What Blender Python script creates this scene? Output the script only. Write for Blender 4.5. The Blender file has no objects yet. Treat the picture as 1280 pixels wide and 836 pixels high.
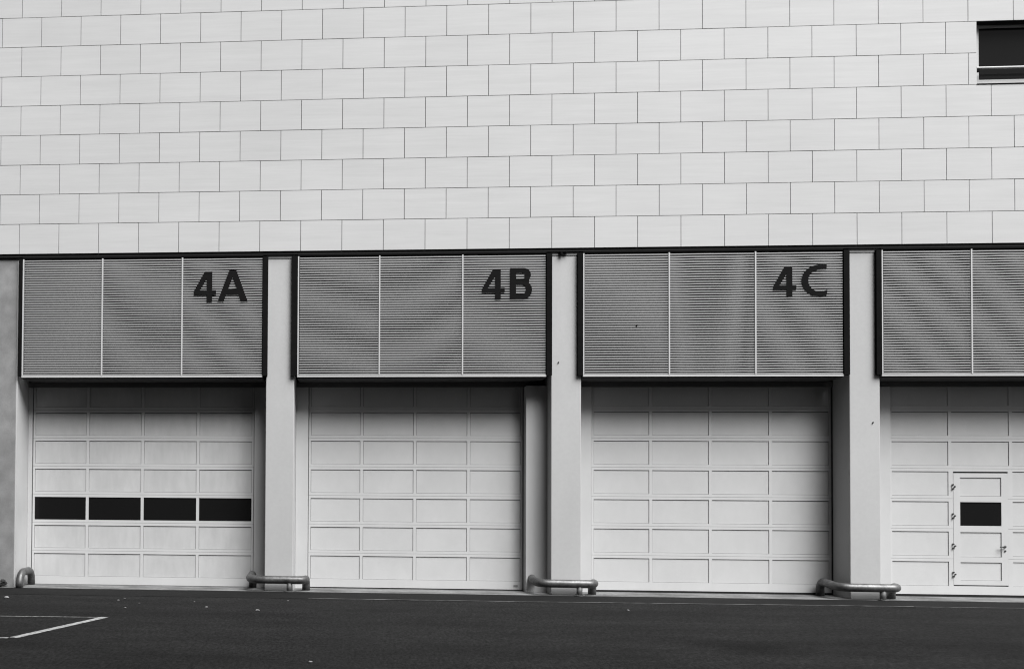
import bpy, bmesh, math, random
from mathutils import Vector, Matrix

random.seed(7)
scene = bpy.context.scene
COL = scene.collection

# ------------------------------------------------------------------ materials
def new_mat(name):
    m = bpy.data.materials.new(name)
    m.use_nodes = True
    nt = m.node_tree
    for n in list(nt.nodes):
        nt.nodes.remove(n)
    out = nt.nodes.new('ShaderNodeOutputMaterial')
    b = nt.nodes.new('ShaderNodeBsdfPrincipled')
    nt.links.new(b.outputs[0], out.inputs[0])
    return m, nt, b

def N(nt, t, **kw):
    n = nt.nodes.new(t)
    for k, v in kw.items():
        setattr(n, k, v)
    return n

def math_node(nt, op, a, b=None, clamp=False):
    n = N(nt, 'ShaderNodeMath', operation=op, use_clamp=clamp)
    for i, v in enumerate((a, b)):
        if v is None:
            continue
        if isinstance(v, (int, float)):
            n.inputs[i].default_value = v
        else:
            nt.links.new(v, n.inputs[i])
    return n.outputs[0]

def maprange(nt, v, a, b, c, d):
    n = N(nt, 'ShaderNodeMapRange')
    nt.links.new(v, n.inputs[0])
    for i, x in enumerate((a, b, c, d)):
        n.inputs[i + 1].default_value = x
    return n.outputs[0]

def coords(nt, scale=(1, 1, 1)):
    g = N(nt, 'ShaderNodeNewGeometry')
    mp = N(nt, 'ShaderNodeMapping')
    mp.inputs['Scale'].default_value = scale
    nt.links.new(g.outputs['Position'], mp.inputs[0])
    return mp.outputs[0]

def noise(nt, scale, vscale=(1, 1, 1), detail=5, rough=.55):
    n = N(nt, 'ShaderNodeTexNoise')
    n.inputs['Scale'].default_value = scale
    n.inputs['Detail'].default_value = detail
    n.inputs['Roughness'].default_value = rough
    nt.links.new(coords(nt, vscale), n.inputs['Vector'])
    return n.outputs[0]

def grey(nt, val, bsdf):
    c = N(nt, 'ShaderNodeCombineColor')
    for i in range(3):
        nt.links.new(val, c.inputs[i])
    nt.links.new(c.outputs[0], bsdf.inputs['Base Color'])

def surf(name, base, rough=.6, layers=(), bump=None, metal=0, spec=.5, attr=False):
    """layers: (scale, vscale, lo, hi, mul_lo, mul_hi) multiply the base albedo by a noise pattern"""
    m, nt, b = new_mat(name)
    v = math_node(nt, 'MULTIPLY', base, 1.0)
    for (s, vs, lo, hi, ml, mh) in layers:
        f = maprange(nt, noise(nt, s, vs), lo, hi, ml, mh)
        v = math_node(nt, 'MULTIPLY', v, f)
    if attr:
        a = N(nt, 'ShaderNodeAttribute', attribute_name='tone')
        v = math_node(nt, 'MULTIPLY', v, a.outputs['Fac'])
    grey(nt, v, b)
    b.inputs['Roughness'].default_value = rough
    b.inputs['Metallic'].default_value = metal
    b.inputs['Specular IOR Level'].default_value = spec
    if bump:
        bs, bv, strength, dist = bump
        bn = N(nt, 'ShaderNodeBump')
        bn.inputs['Strength'].default_value = strength
        bn.inputs['Distance'].default_value = dist
        nt.links.new(noise(nt, bs, bv, 4), bn.inputs['Height'])
        nt.links.new(bn.outputs[0], b.inputs['Normal'])
    return m

M = {}
M['tile'] = surf('tile', 0.43, .45, [(2.2, (.25, 1, 5), .3, .7, .965, 1.03), (14, (.12, 1, 2.2), .3, .7, .975, 1.02), (.35, (1, 1, 1), .3, .7, .96, 1.03)],
                 bump=(3, (.2, 1, 3), .08, .01), attr=True, spec=.3)
M['joint'] = surf('joint', .035, .9)
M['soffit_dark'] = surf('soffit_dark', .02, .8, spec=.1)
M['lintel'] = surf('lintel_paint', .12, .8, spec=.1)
M['pillar'] = surf('pillar', 0.37, .7, [(1.3, (1, 1, .35), .3, .7, .95, 1.04), (18, (1, 1, 1), .3, .7, .975, 1.02)], bump=(60, (1, 1, 1), .15, .004), spec=.25)
M['concrete'] = surf('concrete', 0.2, .85, [(1.1, (1, 1, 1.6), .3, .7, .78, 1.18), (6, (1, 1, .6), .3, .7, .88, 1.1), (40, (1, 1, 1), .3, .7, .93, 1.05)], bump=(35, (1, 1, 1), .25, .006), spec=.2)
M['trim'] = surf('trim', 0.42, .5, [(3, (1, 1, .5), .3, .7, .95, 1.03)], spec=.3)
M['door'] = surf('door_paint', .45, .5, [(1.0, (1, 1, .6), .3, .7, .96, 1.03), (5, (1, 1, .4), .35, .7, .97, 1.01)], spec=.3)
M['door_panel'] = surf('door_panel', .435, .55, [(1.4, (1, 1, .8), .3, .7, .955, 1.03), (7, (1, 1, .6), .35, .72, .98, 1.01)], bump=(130, (1, 1, 1), .45, .004), spec=.3)
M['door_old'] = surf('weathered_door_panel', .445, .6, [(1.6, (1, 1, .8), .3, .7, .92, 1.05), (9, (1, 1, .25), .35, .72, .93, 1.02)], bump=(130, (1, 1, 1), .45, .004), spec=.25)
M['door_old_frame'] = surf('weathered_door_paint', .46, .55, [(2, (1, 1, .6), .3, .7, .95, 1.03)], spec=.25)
M['rubber'] = surf('rubber', .016, .8, spec=.1)
M['side_seal'] = surf('side_seal', .06, .8, spec=.1)
M['dark_metal'] = surf('dark_metal', .007, .8, [(6, (1, 1, 1), .3, .7, .85, 1.15)], spec=.02)
M['slat'] = surf('slat', .31, .5, [(2, (.4, 1, 6), .3, .7, .93, 1.04)], spec=.3)
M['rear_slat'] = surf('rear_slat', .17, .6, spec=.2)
M['lining_grey'] = surf('lining_grey', .26, .6, spec=.2)
M['lining'] = surf('lining', .10, .9, spec=.05)
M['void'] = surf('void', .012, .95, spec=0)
M['letter'] = surf('letter_paint', .0085, .8, [(9, (.3, 1, 12), .3, .7, .7, 1.3)], spec=.02)
M['glass'] = surf('dark_glass', .008, .08, spec=.12)
M['pipe'] = surf('pipe_steel', .13, .45, [(5, (1, 1, 1), .3, .65, .45, 1.1), (28, (1, 1, 1), .3, .7, .75, 1.15)], bump=(45, (1, 1, 1), .2, .004), metal=.6, spec=.4)
M['post'] = surf('post_steel', .12, .6, [(12, (1, 1, 1), .3, .65, .7, 1.15)], metal=.5)
M['apron'] = surf('apron_concrete', .12, .9, [(1.2, (1, 2, 1), .3, .7, .5, 1.45), (12, (1, 1, 1), .3, .7, .8, 1.2)], spec=.15)
M['strip'] = surf('edge_asphalt', .0062, .9, [(.8, (1, 2, 1), .3, .7, .85, 1.2), (90, (1, 1, 1), .3, .7, .8, 1.2)], bump=(120, (1, 1, 1), .3, .006), spec=.12)
M['paint_line'] = surf('line_paint', .26, .8, [(14, (1, 1, 1), .34, .56, .3, 1.1)], spec=.2)
M['seam'] = surf('seam_filler', .11, .9, [(4, (1, 1, 1), .35, .6, .35, 1.2)], spec=.1)
M['paper'] = surf('paper', .17, .8, [(1.5, (1, 1, 1), .4, .6, .5, 1.4)])
M['plate'] = surf('plate', .2, .5)
M['hinge'] = surf('hinge_metal', .02, .5)
M['brick'] = surf('dark_brick', .07, .9, [(1.5, (1, 1, 1), .3, .7, .85, 1.15)], spec=.1)
M['clump'] = surf('clump', .012, .9)

def asphalt():
    m, nt, b = new_mat('asphalt')
    v = math_node(nt, "MULTIPLY", .0088, 1.0)
    for (s, vs, lo, hi, ml, mh) in [(.28, (1, 1.6, 1), .3, .7, .76, 1.26), (1.1, (.25, 1.5, 1), .3, .7, .82, 1.2), (60, (1, 1, 1), .3, .7, .6, 1.5), (26, (1, .4, 1), .35, .65, .48, 1.55), (9, (1, .5, 1), .3, .7, .8, 1.22), (2.6, (.5, 1, 1), .3, .7, .85, 1.16)]:
        v = math_node(nt, 'MULTIPLY', v, maprange(nt, noise(nt, s, vs), lo, hi, ml, mh))
    vo = N(nt, 'ShaderNodeTexVoronoi')                    # pale stone chips in the surface
    vo.inputs['Scale'].default_value = 26
    nt.links.new(coords(nt), vo.inputs['Vector'])
    chip = maprange(nt, vo.outputs['Distance'], .05, .16, 1.0, 0.0)
    v = math_node(nt, 'ADD', v, math_node(nt, 'MULTIPLY', chip, .012))
    # two old oil stains
    for (sx, sy, rx, ry, k) in [(11.95, -6.4, .85, .75, .42), (15.6, -6.3, 1.5, .8, .68)]:
        mp = N(nt, 'ShaderNodeMapping')
        g = N(nt, 'ShaderNodeNewGeometry')
        nt.links.new(g.outputs['Position'], mp.inputs[0])
        mp.inputs['Scale'].default_value = (1 / rx, 1 / ry, 0)
        mp.inputs['Location'].default_value = (-sx / rx, -sy / ry, 0)
        ln = N(nt, 'ShaderNodeVectorMath', operation='LENGTH')
        nt.links.new(mp.outputs[0], ln.inputs[0])
        d = math_node(nt, 'ADD', ln.outputs['Value'], math_node(nt, 'MULTIPLY', noise(nt, 2.5), .7))
        v = math_node(nt, 'MULTIPLY', v, maprange(nt, d, .55, 1.45, k, 1.0))
    grey(nt, v, b)
    b.inputs['Roughness'].default_value = .88
    b.inputs['Specular IOR Level'].default_value = .08
    bn = N(nt, 'ShaderNodeBump')
    bn.inputs['Strength'].default_value = .5
    bn.inputs['Distance'].default_value = .008
    nt.links.new(noise(nt, 90, (1, 1, 1), 3), bn.inputs['Height'])
    nt.links.new(bn.outputs[0], b.inputs['Normal'])
    return m
M['asphalt'] = asphalt()

# ------------------------------------------------------------------ mesh helpers
class MB:
    def __init__(self):
        self.v, self.f, self.mi, self.tone = [], [], [], []
    def box(self, x0, x1, y0, y1, z0, z1, mi=0, tone=1.0):
        o = len(self.v)
        self.v += [(x0, y0, z0), (x1, y0, z0), (x1, y1, z0), (x0, y1, z0), (x0, y0, z1), (x1, y0, z1), (x1, y1, z1), (x0, y1, z1)]
        for q in ((0, 3, 2, 1), (4, 5, 6, 7), (0, 1, 5, 4), (1, 2, 6, 5), (2, 3, 7, 6), (3, 0, 4, 7)):
            self.f.append([o + i for i in q]); self.mi.append(mi); self.tone.append(tone)
    def hexa(self, pts, mi=0):
        o = len(self.v); self.v += list(pts)
        for q in ((0, 3, 2, 1), (4, 5, 6, 7), (0, 1, 5, 4), (1, 2, 6, 5), (2, 3, 7, 6), (3, 0, 4, 7)):
            self.f.append([o + i for i in q]); self.mi.append(mi); self.tone.append(1.0)
    def quad(self, pts, mi=0):
        o = len(self.v); self.v += list(pts)
        self.f.append([o, o + 1, o + 2, o + 3]); self.mi.append(mi); self.tone.append(1.0)
    def build(self, name, mats, parent=None, bevel=0, tone=False, smooth=False):
        me = bpy.data.meshes.new(name)
        me.from_pydata(self.v, [], self.f)
        if not isinstance(mats, (list, tuple)):
            mats = [mats]
        for m in mats:
            me.materials.append(m)
        me.polygons.foreach_set('material_index', self.mi)
        if tone:
            a = me.attributes.new('tone', 'FLOAT', 'FACE')
            a.data.foreach_set('value', self.tone)
        if smooth:
            me.polygons.foreach_set('use_smooth', [True] * len(me.polygons))
        me.update()
        o = bpy.data.objects.new(name, me)
        COL.objects.link(o)
        if parent:
            o.parent = parent
        if bevel:
            bm = bmesh.new(); bm.from_mesh(me)
            bmesh.ops.bevel(bm, geom=list(bm.edges), offset=bevel, segments=2, affect='EDGES', profile=.5)
            bm.to_mesh(me); bm.free()
        return o

def fillet(pts, radii, n=7):
    out = [Vector(pts[0])]
    for i in range(1, len(pts) - 1):
        p, a, b = Vector(pts[i]), Vector(pts[i - 1]), Vector(pts[i + 1])
        r = radii[i - 1]
        d1, d2 = (a - p).normalized(), (b - p).normalized()
        s, e = p + d1 * r, p + d2 * r
        for k in range(n + 1):
            t = k / n
            out.append((1 - t) ** 2 * s + 2 * t * (1 - t) * (p * .62 + (s + e) * .19) + t * t * e)
    out.append(Vector(pts[-1]))
    return out

def tube(mb, path, r, seg=20, cap=True, mi=0):
    path = [Vector(p) for p in path]
    ref = None
    o = len(mb.v)
    for i, p in enumerate(path):
        t = (path[min(i + 1, len(path) - 1)] - path[max(i - 1, 0)]).normalized()
        if ref is None:
            ref = t.orthogonal().normalized()
        ref = (ref - t * ref.dot(t)).normalized()
        bn = t.cross(ref)
        for k in range(seg):
            a = 2 * math.pi * k / seg
            mb.v.append(tuple(p + r * (math.cos(a) * ref + math.sin(a) * bn)))
    for i in range(len(path) - 1):
        for k in range(seg):
            k2 = (k + 1) % seg
            mb.f.append([o + i * seg + k, o + i * seg + k2, o + (i + 1) * seg + k2, o + (i + 1) * seg + k])
            mb.mi.append(mi); mb.tone.append(1.0)
    if cap:
        for base, rev in ((o, True), (o + (len(path) - 1) * seg, False)):
            q = [base + k for k in range(seg)]
            mb.f.append(q[::-1] if rev else q); mb.mi.append(mi); mb.tone.append(1.0)

def cyl(mb, c, r, h, seg=20, axis='z', mi=0):
    c = Vector(c)
    d = {'z': Vector((0, 0, h)), 'y': Vector((0, h, 0)), 'x': Vector((h, 0, 0))}[axis]
    tube(mb, [c, c + d], r, seg, True, mi)

def empty(name, loc):
    o = bpy.data.objects.new(name, None)
    o.empty_display_size = .2
    o.location = loc
    COL.objects.link(o)
    return o

def tag(o, label=None, cat=None, group=None, kind=None):
    if label: o['label'] = label
    if cat: o['category'] = cat
    if group: o['group'] = group
    if kind: o['kind'] = kind
    return o

# ------------------------------------------------------------------ key dimensions (metres; x along the facade, y into the building, ground at z = 0)
ZB = 6.79                 # underside of the tiled wall
PF = .30                  # face of the pillars
DY = 1.02                 # face of the sectional doors
TW, TH = .82911, .61263   # cladding tile
TX, TY, ZT = -.0772, .22, 6.844   # first joint, face and lower edge of the cladding
PILL = [(5.04, 5.61), (10.71, 11.29), (16.386, 16.95), (22.056, 22.62)]
SOF = 4.30                # underside of the louvre boxes
XL, XR = -9.0, 29.0

bld = tag(empty('industrial_building', (0, 0, 0)), 'industrial building with pale tiled wall above four loading bays with sectional doors', 'building')

# ------------------------------------------------------------------ tiled upper wall
WX0, WX1, WZ0, WZ1 = 18.730, 20.772, ZT + 5 * TH, ZT + 7 * TH
tw = MB()
G = .0055
ROWS = 13
for r in range(ROWS):
    z0, z1 = ZT + r * TH + (0 if r == 0 else G), ZT + (r + 1) * TH - G
    off = 0 if r % 2 == 0 else .5
    i = int(XL / TW) - 1
    while (i + off) * TW < XR:
        x0, x1 = TX + (i + off) * TW + G, TX + (i + 1 + off) * TW - G
        i += 1
        spans = [(x0, x1)]
        if r in (5, 6):
            spans = []
            if x0 < WX0: spans.append((x0, min(x1, WX0)))
            if x1 > WX1: spans.append((max(x0, WX1), x1))
        dy = random.uniform(-.0016, .0016)
        tone = 1 + random.gauss(0, .007)
        for a, b in spans:
            if b - a > .02:
                tw.box(a, b, TY + dy, TY + .03, z0, z1, 0, tone)
xa, xb = int(XL / TW) * TW - TW, XR + TW
ztop = ZT + ROWS * TH
for (a, b, c, d) in [(xa, WX0, ZT + .004, ztop), (WX1, xb, ZT + .004, ztop), (WX0, WX1, ZT + .004, WZ0), (WX0, WX1, WZ1, ztop)]:
    tw.box(a, b, TY + .026, TY + .28, c, d, 1)
tw.build('tiled_wall', [M['tile'], M['joint']], bld, tone=True)
mb = MB(); mb.box(xa - .02, xb + .02, TY - .05, TY + .4, ztop, ztop + .08); mb.build('coping', M['trim'], bld)
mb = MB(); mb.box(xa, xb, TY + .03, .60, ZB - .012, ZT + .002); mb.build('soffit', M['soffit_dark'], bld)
# body of the building behind the front
mb = MB()
mb.box(xa, xb, .502, 14, ztop - .3, ztop - .02)
mb.box(xa, xb, 13.7, 14, 0, ztop - .3)
mb.box(xa, xa + .3, 1.3, 13.7, 0, ztop - .3)
mb.box(xb - .3, xb, 1.3, 13.7, 0, ztop - .3)
mb.box(xa + .3, xb - .3, 1.25, 1.3, 0, ztop - .3)
mb.build('rear_shell', M['concrete'], bld)

# window at the upper right
win = MB()
for (a, b, c, d, y) in [(WX0, WX0 + .075, WZ0, WZ1, TY + .15), (WX1 - .115, WX1, WZ0, WZ1, TY + .15), (WX0 + .076, WX1 - .116, WZ0, WZ0 + .055, TY + .12)]:
    win.box(a, b, y, TY + .27, c, d, 1 if y > TY + .13 else 0)
wo = win.build('window', [M['trim'], M['lining_grey']], bld)
wo['label'] = 'small dark window in the tiled wall'
fr = MB()
a, b, c, d = WX0 + .080, WX1 - .118, WZ0 + .058, WZ1 - .004
fr.box(a, a + .055, TY + .165, TY + .25, c, d); fr.box(b - .045, b, TY + .18, TY + .25, c, d)
fr.box(a + .055, b - .045, TY + .18, TY + .25, c, c + .10); fr.box(a + .055, b - .045, TY + .18, TY + .25, d - .045, d)
fr.build('frame', M['trim'], wo)
pn = MB(); pn.box(a + .04, b - .04, TY + .215, TY + .225, c + .09, d - .04); pn.build('pane', M['glass'], wo)
hd = MB(); hd.box(WX0, WX1, TY + .03, TY + .25, WZ1 - .003, WZ1 + .002); hd.build('head_lining', M['soffit_dark'], wo)
sl = MB(); sl.box(WX0 - .0, WX1, TY - .012, TY + .14, WZ0 - .002, WZ0 + .012); sl.build('sill', M['dark_metal'], wo)
gb = MB(); tube(gb, [(WX0 + .02, TY + .04, 10.241), (WX1 - .02, TY + .04, 10.241)], .023, 12)
gb.box(WX0, WX0 + .07, TY + .02, TY + .06, 10.160, 10.215, 1); gb.box(WX1 - .07, WX1, TY + .02, TY + .06, 10.160, 10.215, 1)
gb.build('guard_bar', [M['trim'], M['dark_metal']], wo, smooth=False)

# ------------------------------------------------------------------ pillars and flanking walls
def pillar(x0, x1):
    mb = MB(); mb.box(x0, x1, PF, 1.01, 0, ZB - .085)
    o = mb.build('pillar', M['pillar'], bld, bevel=.012)
    c = MB(); c.box(x0 - .0, x1, PF - .012, 1.0, ZB - .083, ZB - .014); c.build('cap_strip', M['plate'], o)
    # shallow formwork joint
    j = MB(); j.box(x0 + .012, x1 - .012, PF - .002, PF + .01, 3.985, 3.991)
    return o
pobj = [pillar(*p) for p in PILL]
def bolt(x, z, par, y=PF, r=.013):
    mb = MB(); cyl(mb, (x, y - .02, z), r, .03, 10, 'y'); return mb.build('bolt', M['dark_metal'], par)
bolt(10.849, 4.586, pobj[1]); bolt(16.816, 3.407, pobj[2])
# small dark light fitting under the soffit above the second pillar
mb = MB(); cyl(mb, (10.893, PF - .05, 6.705), .028, .06, 12); cyl(mb, (10.985, PF - .05, 6.745), .03, .035, 12)
mb.box(10.86, 11.02, PF - .075, PF - .025, 6.765, 6.778)
mb.build('ceiling_fitting', M['dark_metal'], bld)
mb = MB()
mb.box(xa, -.135, PF, 1.24, 0, ZB - .018)
lw = mb.build('concrete_wall', M['concrete'], bld, bevel=.01)
lw['label'] = 'stained grey concrete wall left of the first bay'
mb = MB(); mb.box(-.132, -.10, PF + .004, 1.01, 0, ZB - .03); mb.build('corner_post', M['trim'], bld)
mb = MB(); mb.box(22.623, xb, PF + .02, 1.24, 0, ZB - .014); mb.build('concrete_wall', M['pillar'], bld)
# wall cavity over the doors
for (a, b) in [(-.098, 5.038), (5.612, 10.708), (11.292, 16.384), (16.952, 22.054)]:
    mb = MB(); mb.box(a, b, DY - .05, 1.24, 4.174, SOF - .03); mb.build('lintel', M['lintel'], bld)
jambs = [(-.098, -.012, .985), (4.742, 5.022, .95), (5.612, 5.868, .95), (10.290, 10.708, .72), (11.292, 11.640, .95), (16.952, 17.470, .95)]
for a, b, y in jambs:
    mb = MB(); mb.box(a, b, y, 1.2, 0.0, 4.172); mb.build('door_jamb', M['trim'], bld, bevel=.006)

# ------------------------------------------------------------------ lettering (outlines in units of the crop they were measured on)
def arc(cx, cy, rx, ry, a0, a1, n=10):
    return [(cx + rx * math.cos(math.radians(a0 + (a1 - a0) * k / n)), cy + ry * math.sin(math.radians(a0 + (a1 - a0) * k / n))) for k in range(n + 1)]
FOUR = ([(0, 118), (0, 183), (185, 518), (315, 518), (315, 196), (382, 196), (382, 118), (315, 118), (315, 0), (222, 0), (222, 118)],
        [[(222, 196), (98, 196), (222, 400)]])
LA = ([(0, 0), (196, 528), (318, 528), (515, 0), (400, 0), (362, 116), (140, 116), (104, 0)], [[(176, 205), (336, 205), (255, 415)]])
LB = ([(0, 0), (0, 530), (230, 530)] + arc(230, 415, 120, 115, 90, -40, 12) + arc(225, 155, 145, 155, 50, -90, 12),
      [[(100, 452), (195, 452)] + arc(195, 395, 55, 57, 90, -90, 10) + [(100, 338)], [(100, 248), (205, 248)] + arc(205, 167, 66, 80, 90, -90, 10) + [(100, 87)]])
LC = ([(418, 545), (300, 545)] + arc(295, 272, 292, 273, 92, 268, 26)[1:] + [(330, 0), (420, 22), (426, 110), (340, 82)] + arc(310, 272, 200, 195, 275, 92, 20)[1:] + [(330, 470), (415, 470)], [])

def letters(parts, x, z, s, yfront, parent):
    """parts: list of (shape, offset). Built as one thin extruded plate."""
    cu = bpy.data.curves.new('tmp', 'CURVE')
    cu.dimensions = '2D'; cu.fill_mode = 'BOTH'; cu.extrude = .004
    for (outer, holes), ox, oy in parts:
        for loop in [outer] + holes:
            sp = cu.splines.new('POLY'); sp.points.add(len(loop) - 1); sp.use_cyclic_u = True
            for p, q in zip(sp.points, loop):
                p.co = ((q[0] + ox) * s, (q[1] + oy) * s, 0, 1)
    tmp = bpy.data.objects.new('tmp', cu); COL.objects.link(tmp)
    dg = bpy.context.evaluated_depsgraph_get()
    me = bpy.data.meshes.new_from_object(tmp.evaluated_get(dg))
    bpy.data.objects.remove(tmp)
    me.transform(Matrix.Rotation(math.radians(90), 4, 'X'))
    me.transform(Matrix.Translation((x, yfront, z)))
    me.materials.clear(); me.materials.append(M['letter'])
    me.name = 'bay_number'
    o = bpy.data.objects.new('bay_number', me); COL.objects.link(o); o.parent = parent
    return o

# ------------------------------------------------------------------ louvre screens
PITCH = .0488
LZ0, LZ1 = 4.345, 6.735
def screen(xo0, xi0, xi1, xo1, mulls, moire, label):
    fy = .245
    s = MB()
    edges = [xi0 + .03] + mulls + [xi1 - .003]
    n = int((LZ1 - LZ0) / PITCH)
    for k in range(n + 1):
        z = LZ0 + .012 + k * PITCH
        for a, b in zip(edges[:-1], edges[1:]):
            j0, j1 = random.uniform(-.0005, .0005), random.uniform(-.0005, .0005)
            h = .0100
            x0, x1 = a + .012, b - .012
            s.hexa([(x0, fy, z - h + j0), (x1, fy, z - h + j1), (x1, fy + .012, z - h + .002 + j1), (x0, fy + .012, z - h + .002 + j0),
                    (x0, fy, z + h + j0), (x1, fy, z + h + j1), (x1, fy + .012, z + h + j1), (x0, fy + .012, z + h + j0)])
    so = s.build('louver_screen', M['slat'], bld)
    so['label'] = label
    # rear layer of blades, slightly out of step with the front one
    rs = MB()
    for (a, b), (p2, tilt, sag, ph) in zip(zip(edges[:-1], edges[1:]), moire):
        z = LZ0 - .25 + ph * PITCH
        while z < LZ1 + .25:
            NS = 6
            for q in range(NS):
                u0, u1 = q / NS, (q + 1) / NS
                x0, x1 = a + .014 + (b - a - .028) * u0, a + .014 + (b - a - .028) * u1
                f = lambda u: z + tilt * (u - .5) + sag * (4 * u * (1 - u))
                za, zb = f(u0), f(u1)
                if min(za, zb) < LZ0 or max(za, zb) > LZ1: continue
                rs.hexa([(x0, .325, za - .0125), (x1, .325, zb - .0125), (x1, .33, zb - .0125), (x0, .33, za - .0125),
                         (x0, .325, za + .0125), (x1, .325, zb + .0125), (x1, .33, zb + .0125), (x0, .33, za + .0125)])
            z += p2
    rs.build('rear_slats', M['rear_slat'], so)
    m = MB()
    for x in mulls:
        m.box(x - .013, x + .013, fy - .012, fy + .03, LZ0 - .005, LZ1)
    m.box(xi0 + .004, xi0 + .028, fy - .008, fy + .03, LZ0 - .005, LZ1)
    m.box(xi0 + .002, xi1, fy - .006, fy + .05, SOF, LZ0 - .008)
    m.build('mullion_frame', M['trim'], so)
    f = MB()
    f.box(xo0, xi0, fy - .02, PF - .002, SOF + .025, ZB - .045)
    f.box(xi1 + .002, xo1, fy - .02, PF - .002, SOF + .025, ZB - .045)
    f.box(xi0 + .002, xi1, fy + .002, PF, LZ1 + .012, ZB - .014)
    f.build('dark_frame', M['dark_metal'], so)
    v = MB()
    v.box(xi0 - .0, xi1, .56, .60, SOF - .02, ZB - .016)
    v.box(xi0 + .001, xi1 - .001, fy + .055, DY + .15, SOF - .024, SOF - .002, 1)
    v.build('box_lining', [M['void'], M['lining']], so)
    return so
P = PITCH
scr = [
    screen(-.081, -.004, 4.969, 5.07, [1.669, 3.321], [(P * 1.0, .012, 0, .1), (P * 1.035, .03, .012, .6), (P * 1.05, .085, .0, .2)],
           'louver screen with the dark bay number 4A'),
    screen(5.55, 5.672, 10.603, 10.712, [7.317, 8.964], [(P * 1.06, .03, 0, .4), (P * 1.055, -.035, .01, .1), (P * 1.03, .03, 0, .7)],
           'louver screen with the dark bay number 4B'),
    screen(11.211, 11.312, 16.256, 16.365, [12.97, 14.608], [(P * 1.018, .02, 0, .5), (P * 1.012, -.02, .05, .3), (P * 1.035, .095, 0, .9)],
           'louver screen with the dark bay number 4C'),
    screen(16.862, 16.960, 21.90, 22.03, [18.619, 20.27], [(P * 1.055, .10, .0, .3), (P * 1.05, .10, .0, .8), (P * 1.05, .1, 0, .1)],
           'louver screen without a bay number in view'),
]
LY = .236
letters([(FOUR, 0, 0), (LA, 412, 6)], 3.562, 5.832, .001185, LY, scr[0])
letters([(FOUR, 0, 0), (LB, 472, 2)], 9.345, 5.838, .00116, LY, scr[1])
letters([(FOUR, 0, 0), (LC, 470, 4)], 14.943, 5.846, .001125, LY, scr[2])
mb = MB(); cyl(mb, (12.349, .228, 5.308), .016, .02, 10, 'y'); mb.build('bolt', M['dark_metal'], scr[2])

# ------------------------------------------------------------------ sectional doors
RP = .5955
def door(x0, x1, zb, label, old=False, glazed_row=None, wicket=None):
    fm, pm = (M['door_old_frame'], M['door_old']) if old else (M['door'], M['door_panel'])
    cw = (x1 - x0) / 4
    st = .03
    base = zb + .168
    d = MB()
    # leaf backing (seen in the fine grooves round each panel)
    d.box(x0 + .004, x1 - .004, DY + .03, DY + .05, zb + .006, 4.20, 2)
    panes = []
    def vsplit(z0, z1):                                    # stiles of one section
        for c in range(5):
            a = x0 + c * cw
            l, r = (a - st if c else a), (a + st if c < 4 else a)
            if c == 0: r = a + st + .012
            if c == 4: l = a - st - .012
            if wicket and wicket[2] - .02 < z1 and wicket[3] > z0 and c in (1, 2):
                if c == 1: r = wicket[0] - .0012
                if c == 2: l = wicket[1] + .0012
            d.box(l, r, DY, DY + .031, z0, z1, 0)
    d.box(x0, x1, DY, DY + .031, zb, base, 0)
    z = base
    row = 0
    while z < 4.2:
        p0 = z
        p1 = min(z + RP - .115, 4.25)
        vsplit(p0, p1)
        for c in range(4):
            a = x0 + c * cw + (st if c else st + .012)
            b = x0 + (c + 1) * cw - (st if c < 3 else st + .012)
            if wicket and c == 1 and p0 < wicket[3] - .05:
                continue
            if glazed_row == row:
                panes.append((a + .004, b - .004, p0 + .004, p1 - .004))
            else:
                g = .0065
                d.box(a + g, b - g, DY + .013, DY + .031, p0 + .005, p1 - .013, 1)
        if p1 < 4.1:
            for (q0, q1) in ((p1, p1 + .0555), (p1 + .0595, p1 + .115)):
                segs = [(x0, x1)]
                if wicket and q0 < wicket[3]:
                    segs = [(x0, wicket[0] - .0012), (wicket[1] + .0012, x1)]
                for a, b in segs:
                    d.box(a, b, DY - .0, DY + .031, q0, q1, 0)
        z = p1 + .115
        row += 1
    o = d.build('sectional_door', [fm, pm, M['joint']], bld)
    o['label'] = label
    s = MB(); s.box(x0 + .01, x1 - .01, DY + .004, DY + .03, 0.0, zb - .002); s.build('bottom_seal', M['rubber'], o)
    for a, b in ((x0 - .016, x0 - .003), (x1 + .003, x1 + .016)):
        s = MB(); s.box(a, b, DY + .004, DY + .03, 0.0, 4.17); s.build('side_seal', M['side_seal'], o)
    for a, b, c, e in panes:
        q = MB(); q.box(a, b, DY + .012, DY + .02, c, e); q.build('window_pane', M['glass'], o)
    return o

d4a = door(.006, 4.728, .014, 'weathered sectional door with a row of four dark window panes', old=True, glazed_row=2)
d4b = door(5.882, 10.271, .030, 'plain pale sectional door with a small plate at its lower right corner')
d4c = door(11.657, 16.363, .050, 'plain pale sectional door without windows, in bay 4C')
WK = (18.694, 19.725, .246, 2.459)
d4d = door(17.487, 22.08, .056, 'pale sectional door with a wicket door in it', wicket=WK)
# maker's plate on the 4B door
mb = MB(); mb.box(10.09, 10.175, DY - .006, DY - .001, .085, .125)
mb.build('rating_plate', M['plate'], d4b)

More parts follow.
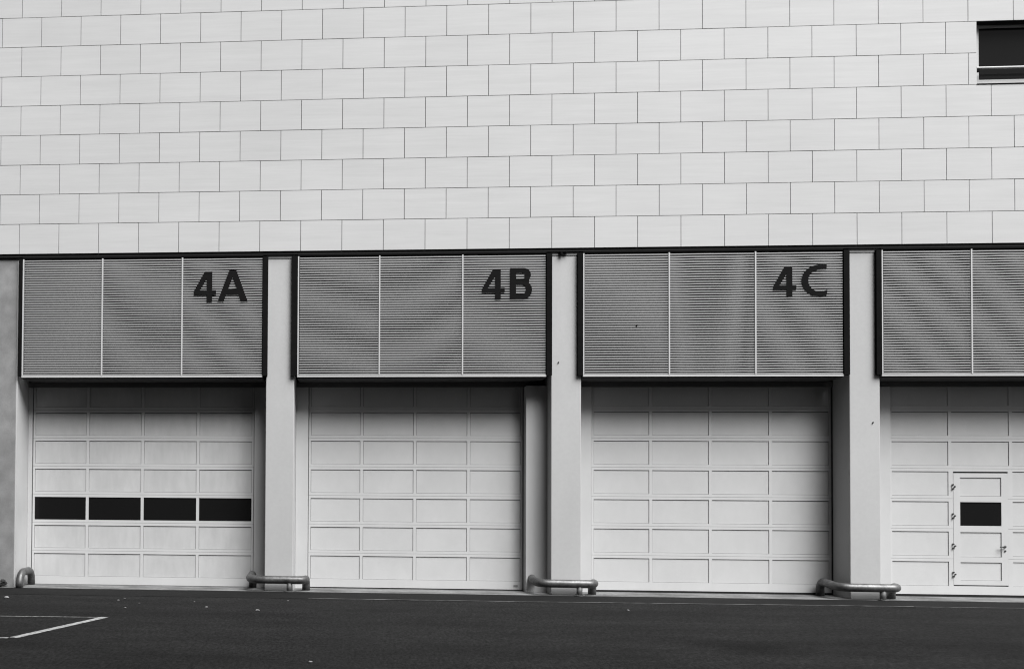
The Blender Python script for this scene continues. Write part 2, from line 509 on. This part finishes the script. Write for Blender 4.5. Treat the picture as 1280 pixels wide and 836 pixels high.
# wicket door
w = MB()
y0, y1 = DY - .004, DY + .029
xs0, xs1 = WK[0] + .002, WK[1] - .002
px0, px1 = 18.822, 19.600
rows = [(2.002, 2.372, 1), (1.416, 1.886, 0), (.80, 1.290, 1), (.336, .695, 1)]
w.box(xs0, px0, y0, y1, WK[2], WK[3]); w.box(px1, xs1, y0, y1, WK[2], WK[3])
edges = [WK[3]] + [v for r in rows for v in (r[1], r[0])] + [WK[2]]
for k in range(0, len(edges), 2):
    w.box(px0, px1, y0, y1, edges[k + 1], edges[k])
for z0, z1, solid in rows:
    if solid:
        w.box(px0 + .006, px1 - .006, DY + .012, y1 - .002, z0 + .005, z1 - .009, 1)
wk = w.build('wicket_door', [M['door'], M['door_panel']], d4d)
q = MB(); q.box(px0 + .003, px1 - .003, DY + .010, DY + .018, 1.419, 1.883); q.build('window_pane', M['glass'], d4d)
for z in (2.19, 1.612, 1.015, .455):
    h = MB()
    h.box(WK[0] - .028, WK[0] + .026, DY - .010, DY - .0045, z - .055, z + .055, 1)
    for (dx, dz) in ((-.012, .038), (.022, .0), (-.012, -.04)):
        cyl(h, (WK[0] + dx, DY - .030, z + dz), .016, .024, 10, 'y')
    h.build('hinge', [M['hinge'], M['door']], d4d)
h = MB()
tube(h, fillet([(19.662, DY - .004, 1.01), (19.662, DY - .055, 1.01), (19.545, DY - .055, 1.006)], [.025]), .013, 10)
cyl(h, (19.662, DY - .012, 1.01), .024, .01, 14, 'y'); cyl(h, (19.664, DY - .018, .925), .017, .016, 12, 'y')
h.build('door_handle', M['hinge'], d4d)

# ------------------------------------------------------------------ ground
mb = MB(); mb.quad([(-400, -400, 0), (400, -400, 0), (400, 400, 0), (-400, 400, 0)])
tag(mb.build('ground', M['asphalt']), kind='structure')
def wavy(name, mat, x0, x1, ya, yb, z, amp=.012, step=.25, kind='structure'):
    mb = MB(); n = int((x1 - x0) / step)
    top = [(x0 + (x1 - x0) * k / n, ya((x0 + (x1 - x0) * k / n)) + random.uniform(-amp, amp)) for k in range(n + 1)]
    bot = [(x0 + (x1 - x0) * k / n, yb((x0 + (x1 - x0) * k / n)) + random.uniform(-amp, amp)) for k in range(n + 1)]
    for k in range(n):
        mb.quad([(bot[k][0], bot[k][1], z), (bot[k + 1][0], bot[k + 1][1], z), (top[k + 1][0], top[k + 1][1], z), (top[k][0], top[k][1], z)])
    return tag(mb.build(name, mat), kind=kind)
seamy = lambda x: -1.11 + max(0, x - 10) * .024
wavy('asphalt_strip', M['strip'], -14, 34, lambda x: .8, seamy, .004)
wavy('apron', M['apron'], -9, 29, lambda x: 1.24, lambda x: .10, .008, .012)
wavy('pavement_seam', M['seam'], 6.0, 16.9, lambda x: seamy(x) + .03, lambda x: seamy(x) - .03, .008, .01)
wavy('pavement_seam', M['seam'], 16.9, 30, lambda x: seamy(x) - .03, lambda x: seamy(x) - .075, .008, .01)
# painted parking lines
def line(name, p, q, w, z=.004):
    p, q = Vector((p[0], p[1])), Vector((q[0], q[1]))
    d = (q - p).normalized(); nrm = Vector((-d.y, d.x)) * w / 2
    mb = MB(); n = 14
    for k in range(n):
        a, b = p + (q - p) * k / n, p + (q - p) * (k + 1) / n
        e = [random.uniform(.94, 1.04) for _ in range(2)]
        mb.quad([(a.x - nrm.x, a.y - nrm.y, z), (b.x - nrm.x * e[0], b.y - nrm.y * e[0], z), (b.x + nrm.x * e[1], b.y + nrm.y * e[1], z), (a.x + nrm.x, a.y + nrm.y, z)])
    return tag(mb.build(name, M['paint_line']), kind='structure')
line('road_marking', (2.98, -4.36), (2.34, -6.70), .13)
line('road_marking', (2.90, -4.40), (-4.5, -4.62), .032)
line('road_marking', (2.28, -6.73), (-4.5, -6.80), .07)

# ------------------------------------------------------------------ pipe guards round the pillar feet
def guard(label):
    root = empty('pipe_guard', (0, 0, 0))
    tag(root, label, 'pipe guard', 'pipe guards at the pillar feet')
    r = .080
    rail = MB()
    path = fillet([(-.30, .60, 0), (-.30, .60, .300), (-.30, -.17, .240), (.83, -.17, .236), (.83, .16, .240), (.83, .16, 0)], [.15, .20, .15, .12])
    tube(rail, path, r, 22)
    rail.build('rail', M['pipe'], root, smooth=True)
    post = MB(); cyl(post, (.515, -.17, 0), .056, .19, 18)
    po = post.build('post', M['post'], root, smooth=True)
    fl = MB(); cyl(fl, (.515, -.17, .008), .105, .014, 22)
    for a in range(4):
        cyl(fl, (.515 + .078 * math.cos(a * 1.571 + .78), -.17 + .078 * math.sin(a * 1.571 + .78), .02), .012, .014, 8)
    fl.build('base_plate', M['post'], po)
    return root
g0 = guard('bent steel pipe guard round the pillar between doors 4A and 4B')
def copy_tree(o, parent=None):
    c = o.copy(); COL.objects.link(c)
    if parent: c.parent = parent
    for ch in list(o.children):
        copy_tree(ch, c)
    return c
g0.location = (PILL[0][0], PF, 0)
for p, lab in ((PILL[1], 'bent steel pipe guard round the pillar between doors 4B and 4C'),
               (PILL[2], 'bent steel pipe guard round the pillar between door 4C and the door with the wicket')):
    g = copy_tree(g0); g.location = (p[0], PF, 0); g['label'] = lab
hp = MB()
tube(hp, fillet([(-.01, -.14, 0), (-.01, -.14, .31), (.0, .56, .31), (.0, .56, 0)], [.2, .16], 10), .078, 22)
h = hp.build('hoop_guard', M['pipe'], smooth=True)
h.location = (.05, PF, 0)
tag(h, 'short steel hoop guard beside the left edge of door 4A', 'pipe guard')

# dark clump at the foot of the left wall
bm = bmesh.new()
for k in range(9):
    mt = Matrix.Translation((random.uniform(-.07, .07), random.uniform(-.05, .04), .04 + random.uniform(0, .1))) @ Matrix.Rotation(random.uniform(0, 6), 4, Vector((random.random(), random.random(), 1)).normalized())
    bmesh.ops.create_icosphere(bm, subdivisions=1, radius=random.uniform(.03, .055), matrix=mt @ Matrix.Diagonal((1, .7, 1.3, 1)))
me = bpy.data.meshes.new('debris_clump'); bm.to_mesh(me); bm.free(); me.materials.append(M['clump'])
o = bpy.data.objects.new('debris_clump', me); COL.objects.link(o); o.location = (-.36, .2, .004)
tag(o, 'small dark clump at the foot of the stained concrete wall', 'debris')

# ------------------------------------------------------------------ litter
def scrap(x, y, s, label, grp='scraps of litter on the asphalt'):
    bm = bmesh.new()
    bmesh.ops.create_icosphere(bm, subdivisions=2, radius=1)
    for v in bm.verts:
        v.co *= random.uniform(.6, 1.0)
        v.co.x *= s; v.co.y *= s * random.uniform(.6, .75); v.co.z = max(v.co.z, -.3) * s * .45
    me = bpy.data.meshes.new('litter_scrap'); bm.to_mesh(me); bm.free(); me.materials.append(M['paper'])
    o = bpy.data.objects.new('litter_scrap', me); COL.objects.link(o)
    o.location = (x, y, .006 + s * .12); o.rotation_euler = (0, 0, random.uniform(-.5, .5))
    tag(o, label, 'litter', grp)
A = 'tiny pale scrap of litter on the asphalt in front of door 4A'
scrap(.473, -1.79, .055, 'flat pale scrap of litter in front of the hoop guard, farthest left')
scrap(2.643, -1.62, .022, 'farther of a close pair of tiny scraps in front of door 4A')
scrap(2.601, -1.19 - .75, .026, 'nearer of a close pair of tiny scraps in front of door 4A')
scrap(3.08, -2.37, .024, 'farther of two tiny scraps right of the close pair, before door 4A')
scrap(3.00, -3.10, .03, 'nearer of two tiny scraps right of the close pair, before door 4A')
scrap(3.996, -1.98, .018, 'faint tiny scrap in front of the third column of door 4A')
scrap(4.344, -2.82, .03, 'pale scrap in front of the fourth column of door 4A')
scrap(5.258, -3.17, .045, 'flat pale scrap in front of the pillar left of door 4B')
scrap(5.653, -1.60, .026, 'tiny bright scrap just in front of the guard left of door 4B')
scrap(11.515, -2.30, .030, 'tiny bright scrap in front of the guard left of door 4C')
scrap(6.389, -8.2, .03, 'pale scrap on open asphalt, nearest to the viewer')

# ------------------------------------------------------------------ unseen building behind the viewer, added to block low sky; mirrored in window glass
ob = tag(empty('sky_blocker', (-8, -36, 0)), 'unseen dark building added across the yard to block low sky', 'building')
OX0, OX1, OH = -62.0, 30.0, 34.0
mb = MB(); mb.box(OX0 + 8, OX1 + 8, -14, 0, 0, OH); mb.build('wall', M['brick'], ob)
mb = MB(); mb.box(OX0 + 7.6, OX1 + 8.4, -14.4, .4, OH, OH + .5); mb.build('roof', M['dark_metal'], ob)
for fl in range(10):
    for k in range(22):
        x = OX0 + 8 + 2.6 + k * 4.1
        z = 1.0 + fl * 3.25
        f = MB()
        f.box(x, x + 1.9, .0, .06, z, z + .1); f.box(x, x + 1.9, .0, .06, z + 1.7, z + 1.8)
        f.box(x, x + .1, .0, .06, z + .1, z + 1.7); f.box(x + 1.8, x + 1.9, .0, .06, z + .1, z + 1.7)
        f.box(x + .1, x + 1.8, .002, .02, z + .1, z + 1.7, 1)
        f.build('window', [M['trim'], M['glass']], ob)

# ------------------------------------------------------------------ light
EL, AZ = math.radians(53), math.radians(39)        # azimuth measured from straight in front of the facade towards the right
w = bpy.data.worlds.new('World'); scene.world = w; w.use_nodes = True
nt = w.node_tree
bg = nt.nodes['Background']
sky = nt.nodes.new('ShaderNodeTexSky'); sky.sky_type = 'NISHITA'; sky.sun_disc = False
sdir = Vector((math.sin(AZ) * math.cos(EL), -math.cos(AZ) * math.cos(EL), math.sin(EL)))   # towards the sun
sky.sun_elevation = EL
sky.sun_rotation = math.atan2(sdir.x, sdir.y)
sky.air_density = 1.0; sky.dust_density = 4.0
hs = nt.nodes.new('ShaderNodeRGBToBW')                 # black and white photograph: grey daylight
nt.links.new(sky.outputs[0], hs.inputs[0]); nt.links.new(hs.outputs[0], bg.inputs[0])
bg.inputs[1].default_value = .065
sl_ = bpy.data.lights.new('sun', 'SUN'); sl_.energy = 5.0; sl_.angle = math.radians(42); sl_.color = (1, 1, 1)
so_ = bpy.data.objects.new('sun', sl_); COL.objects.link(so_)
so_.rotation_euler = sdir.to_track_quat('Z', 'Y').to_euler(); so_.location = (10, -20, 25)

# ------------------------------------------------------------------ camera
F = 1250.0
yaw, pit, rol = math.radians(4.3550282), math.radians(1.22583278), math.radians(-.41206939)
Rm = Matrix.Rotation(yaw, 3, 'Z') @ Matrix.Rotation(pit, 3, 'X') @ Matrix.Rotation(rol, 3, 'Y')
cx, cf, cu_ = Rm.col[0], Rm.col[1], Rm.col[2]
cam = bpy.data.cameras.new('camera'); co = bpy.data.objects.new('camera', cam); COL.objects.link(co)
mat = Matrix(((cx.x, cu_.x, -cf.x, 6.95075735), (cx.y, cu_.y, -cf.y, -19.79378912), (cx.z, cu_.z, -cf.z, 1.93551548), (0, 0, 0, 1)))
co.matrix_world = mat
cam.sensor_width = 36; cam.lens = 36 * F / 1280
cam.shift_x = (640 - 355.15128948) / 1280
cam.shift_y = (591.1964012 - 418) / 1280
cam.clip_end = 2000; cam.clip_start = .1
scene.camera = co

scene.view_settings.view_transform = 'Standard'
scene.view_settings.look = 'None'
scene.view_settings.exposure = 0.71
scene.view_settings.gamma = 1.0
scene.view_settings.use_curve_mapping = False
scene.cycles.max_bounces = 6
scene.cycles.pixel_filter_type = 'BLACKMAN_HARRIS'
scene.cycles.filter_width = 1.15
scene.cycles.use_denoising = True
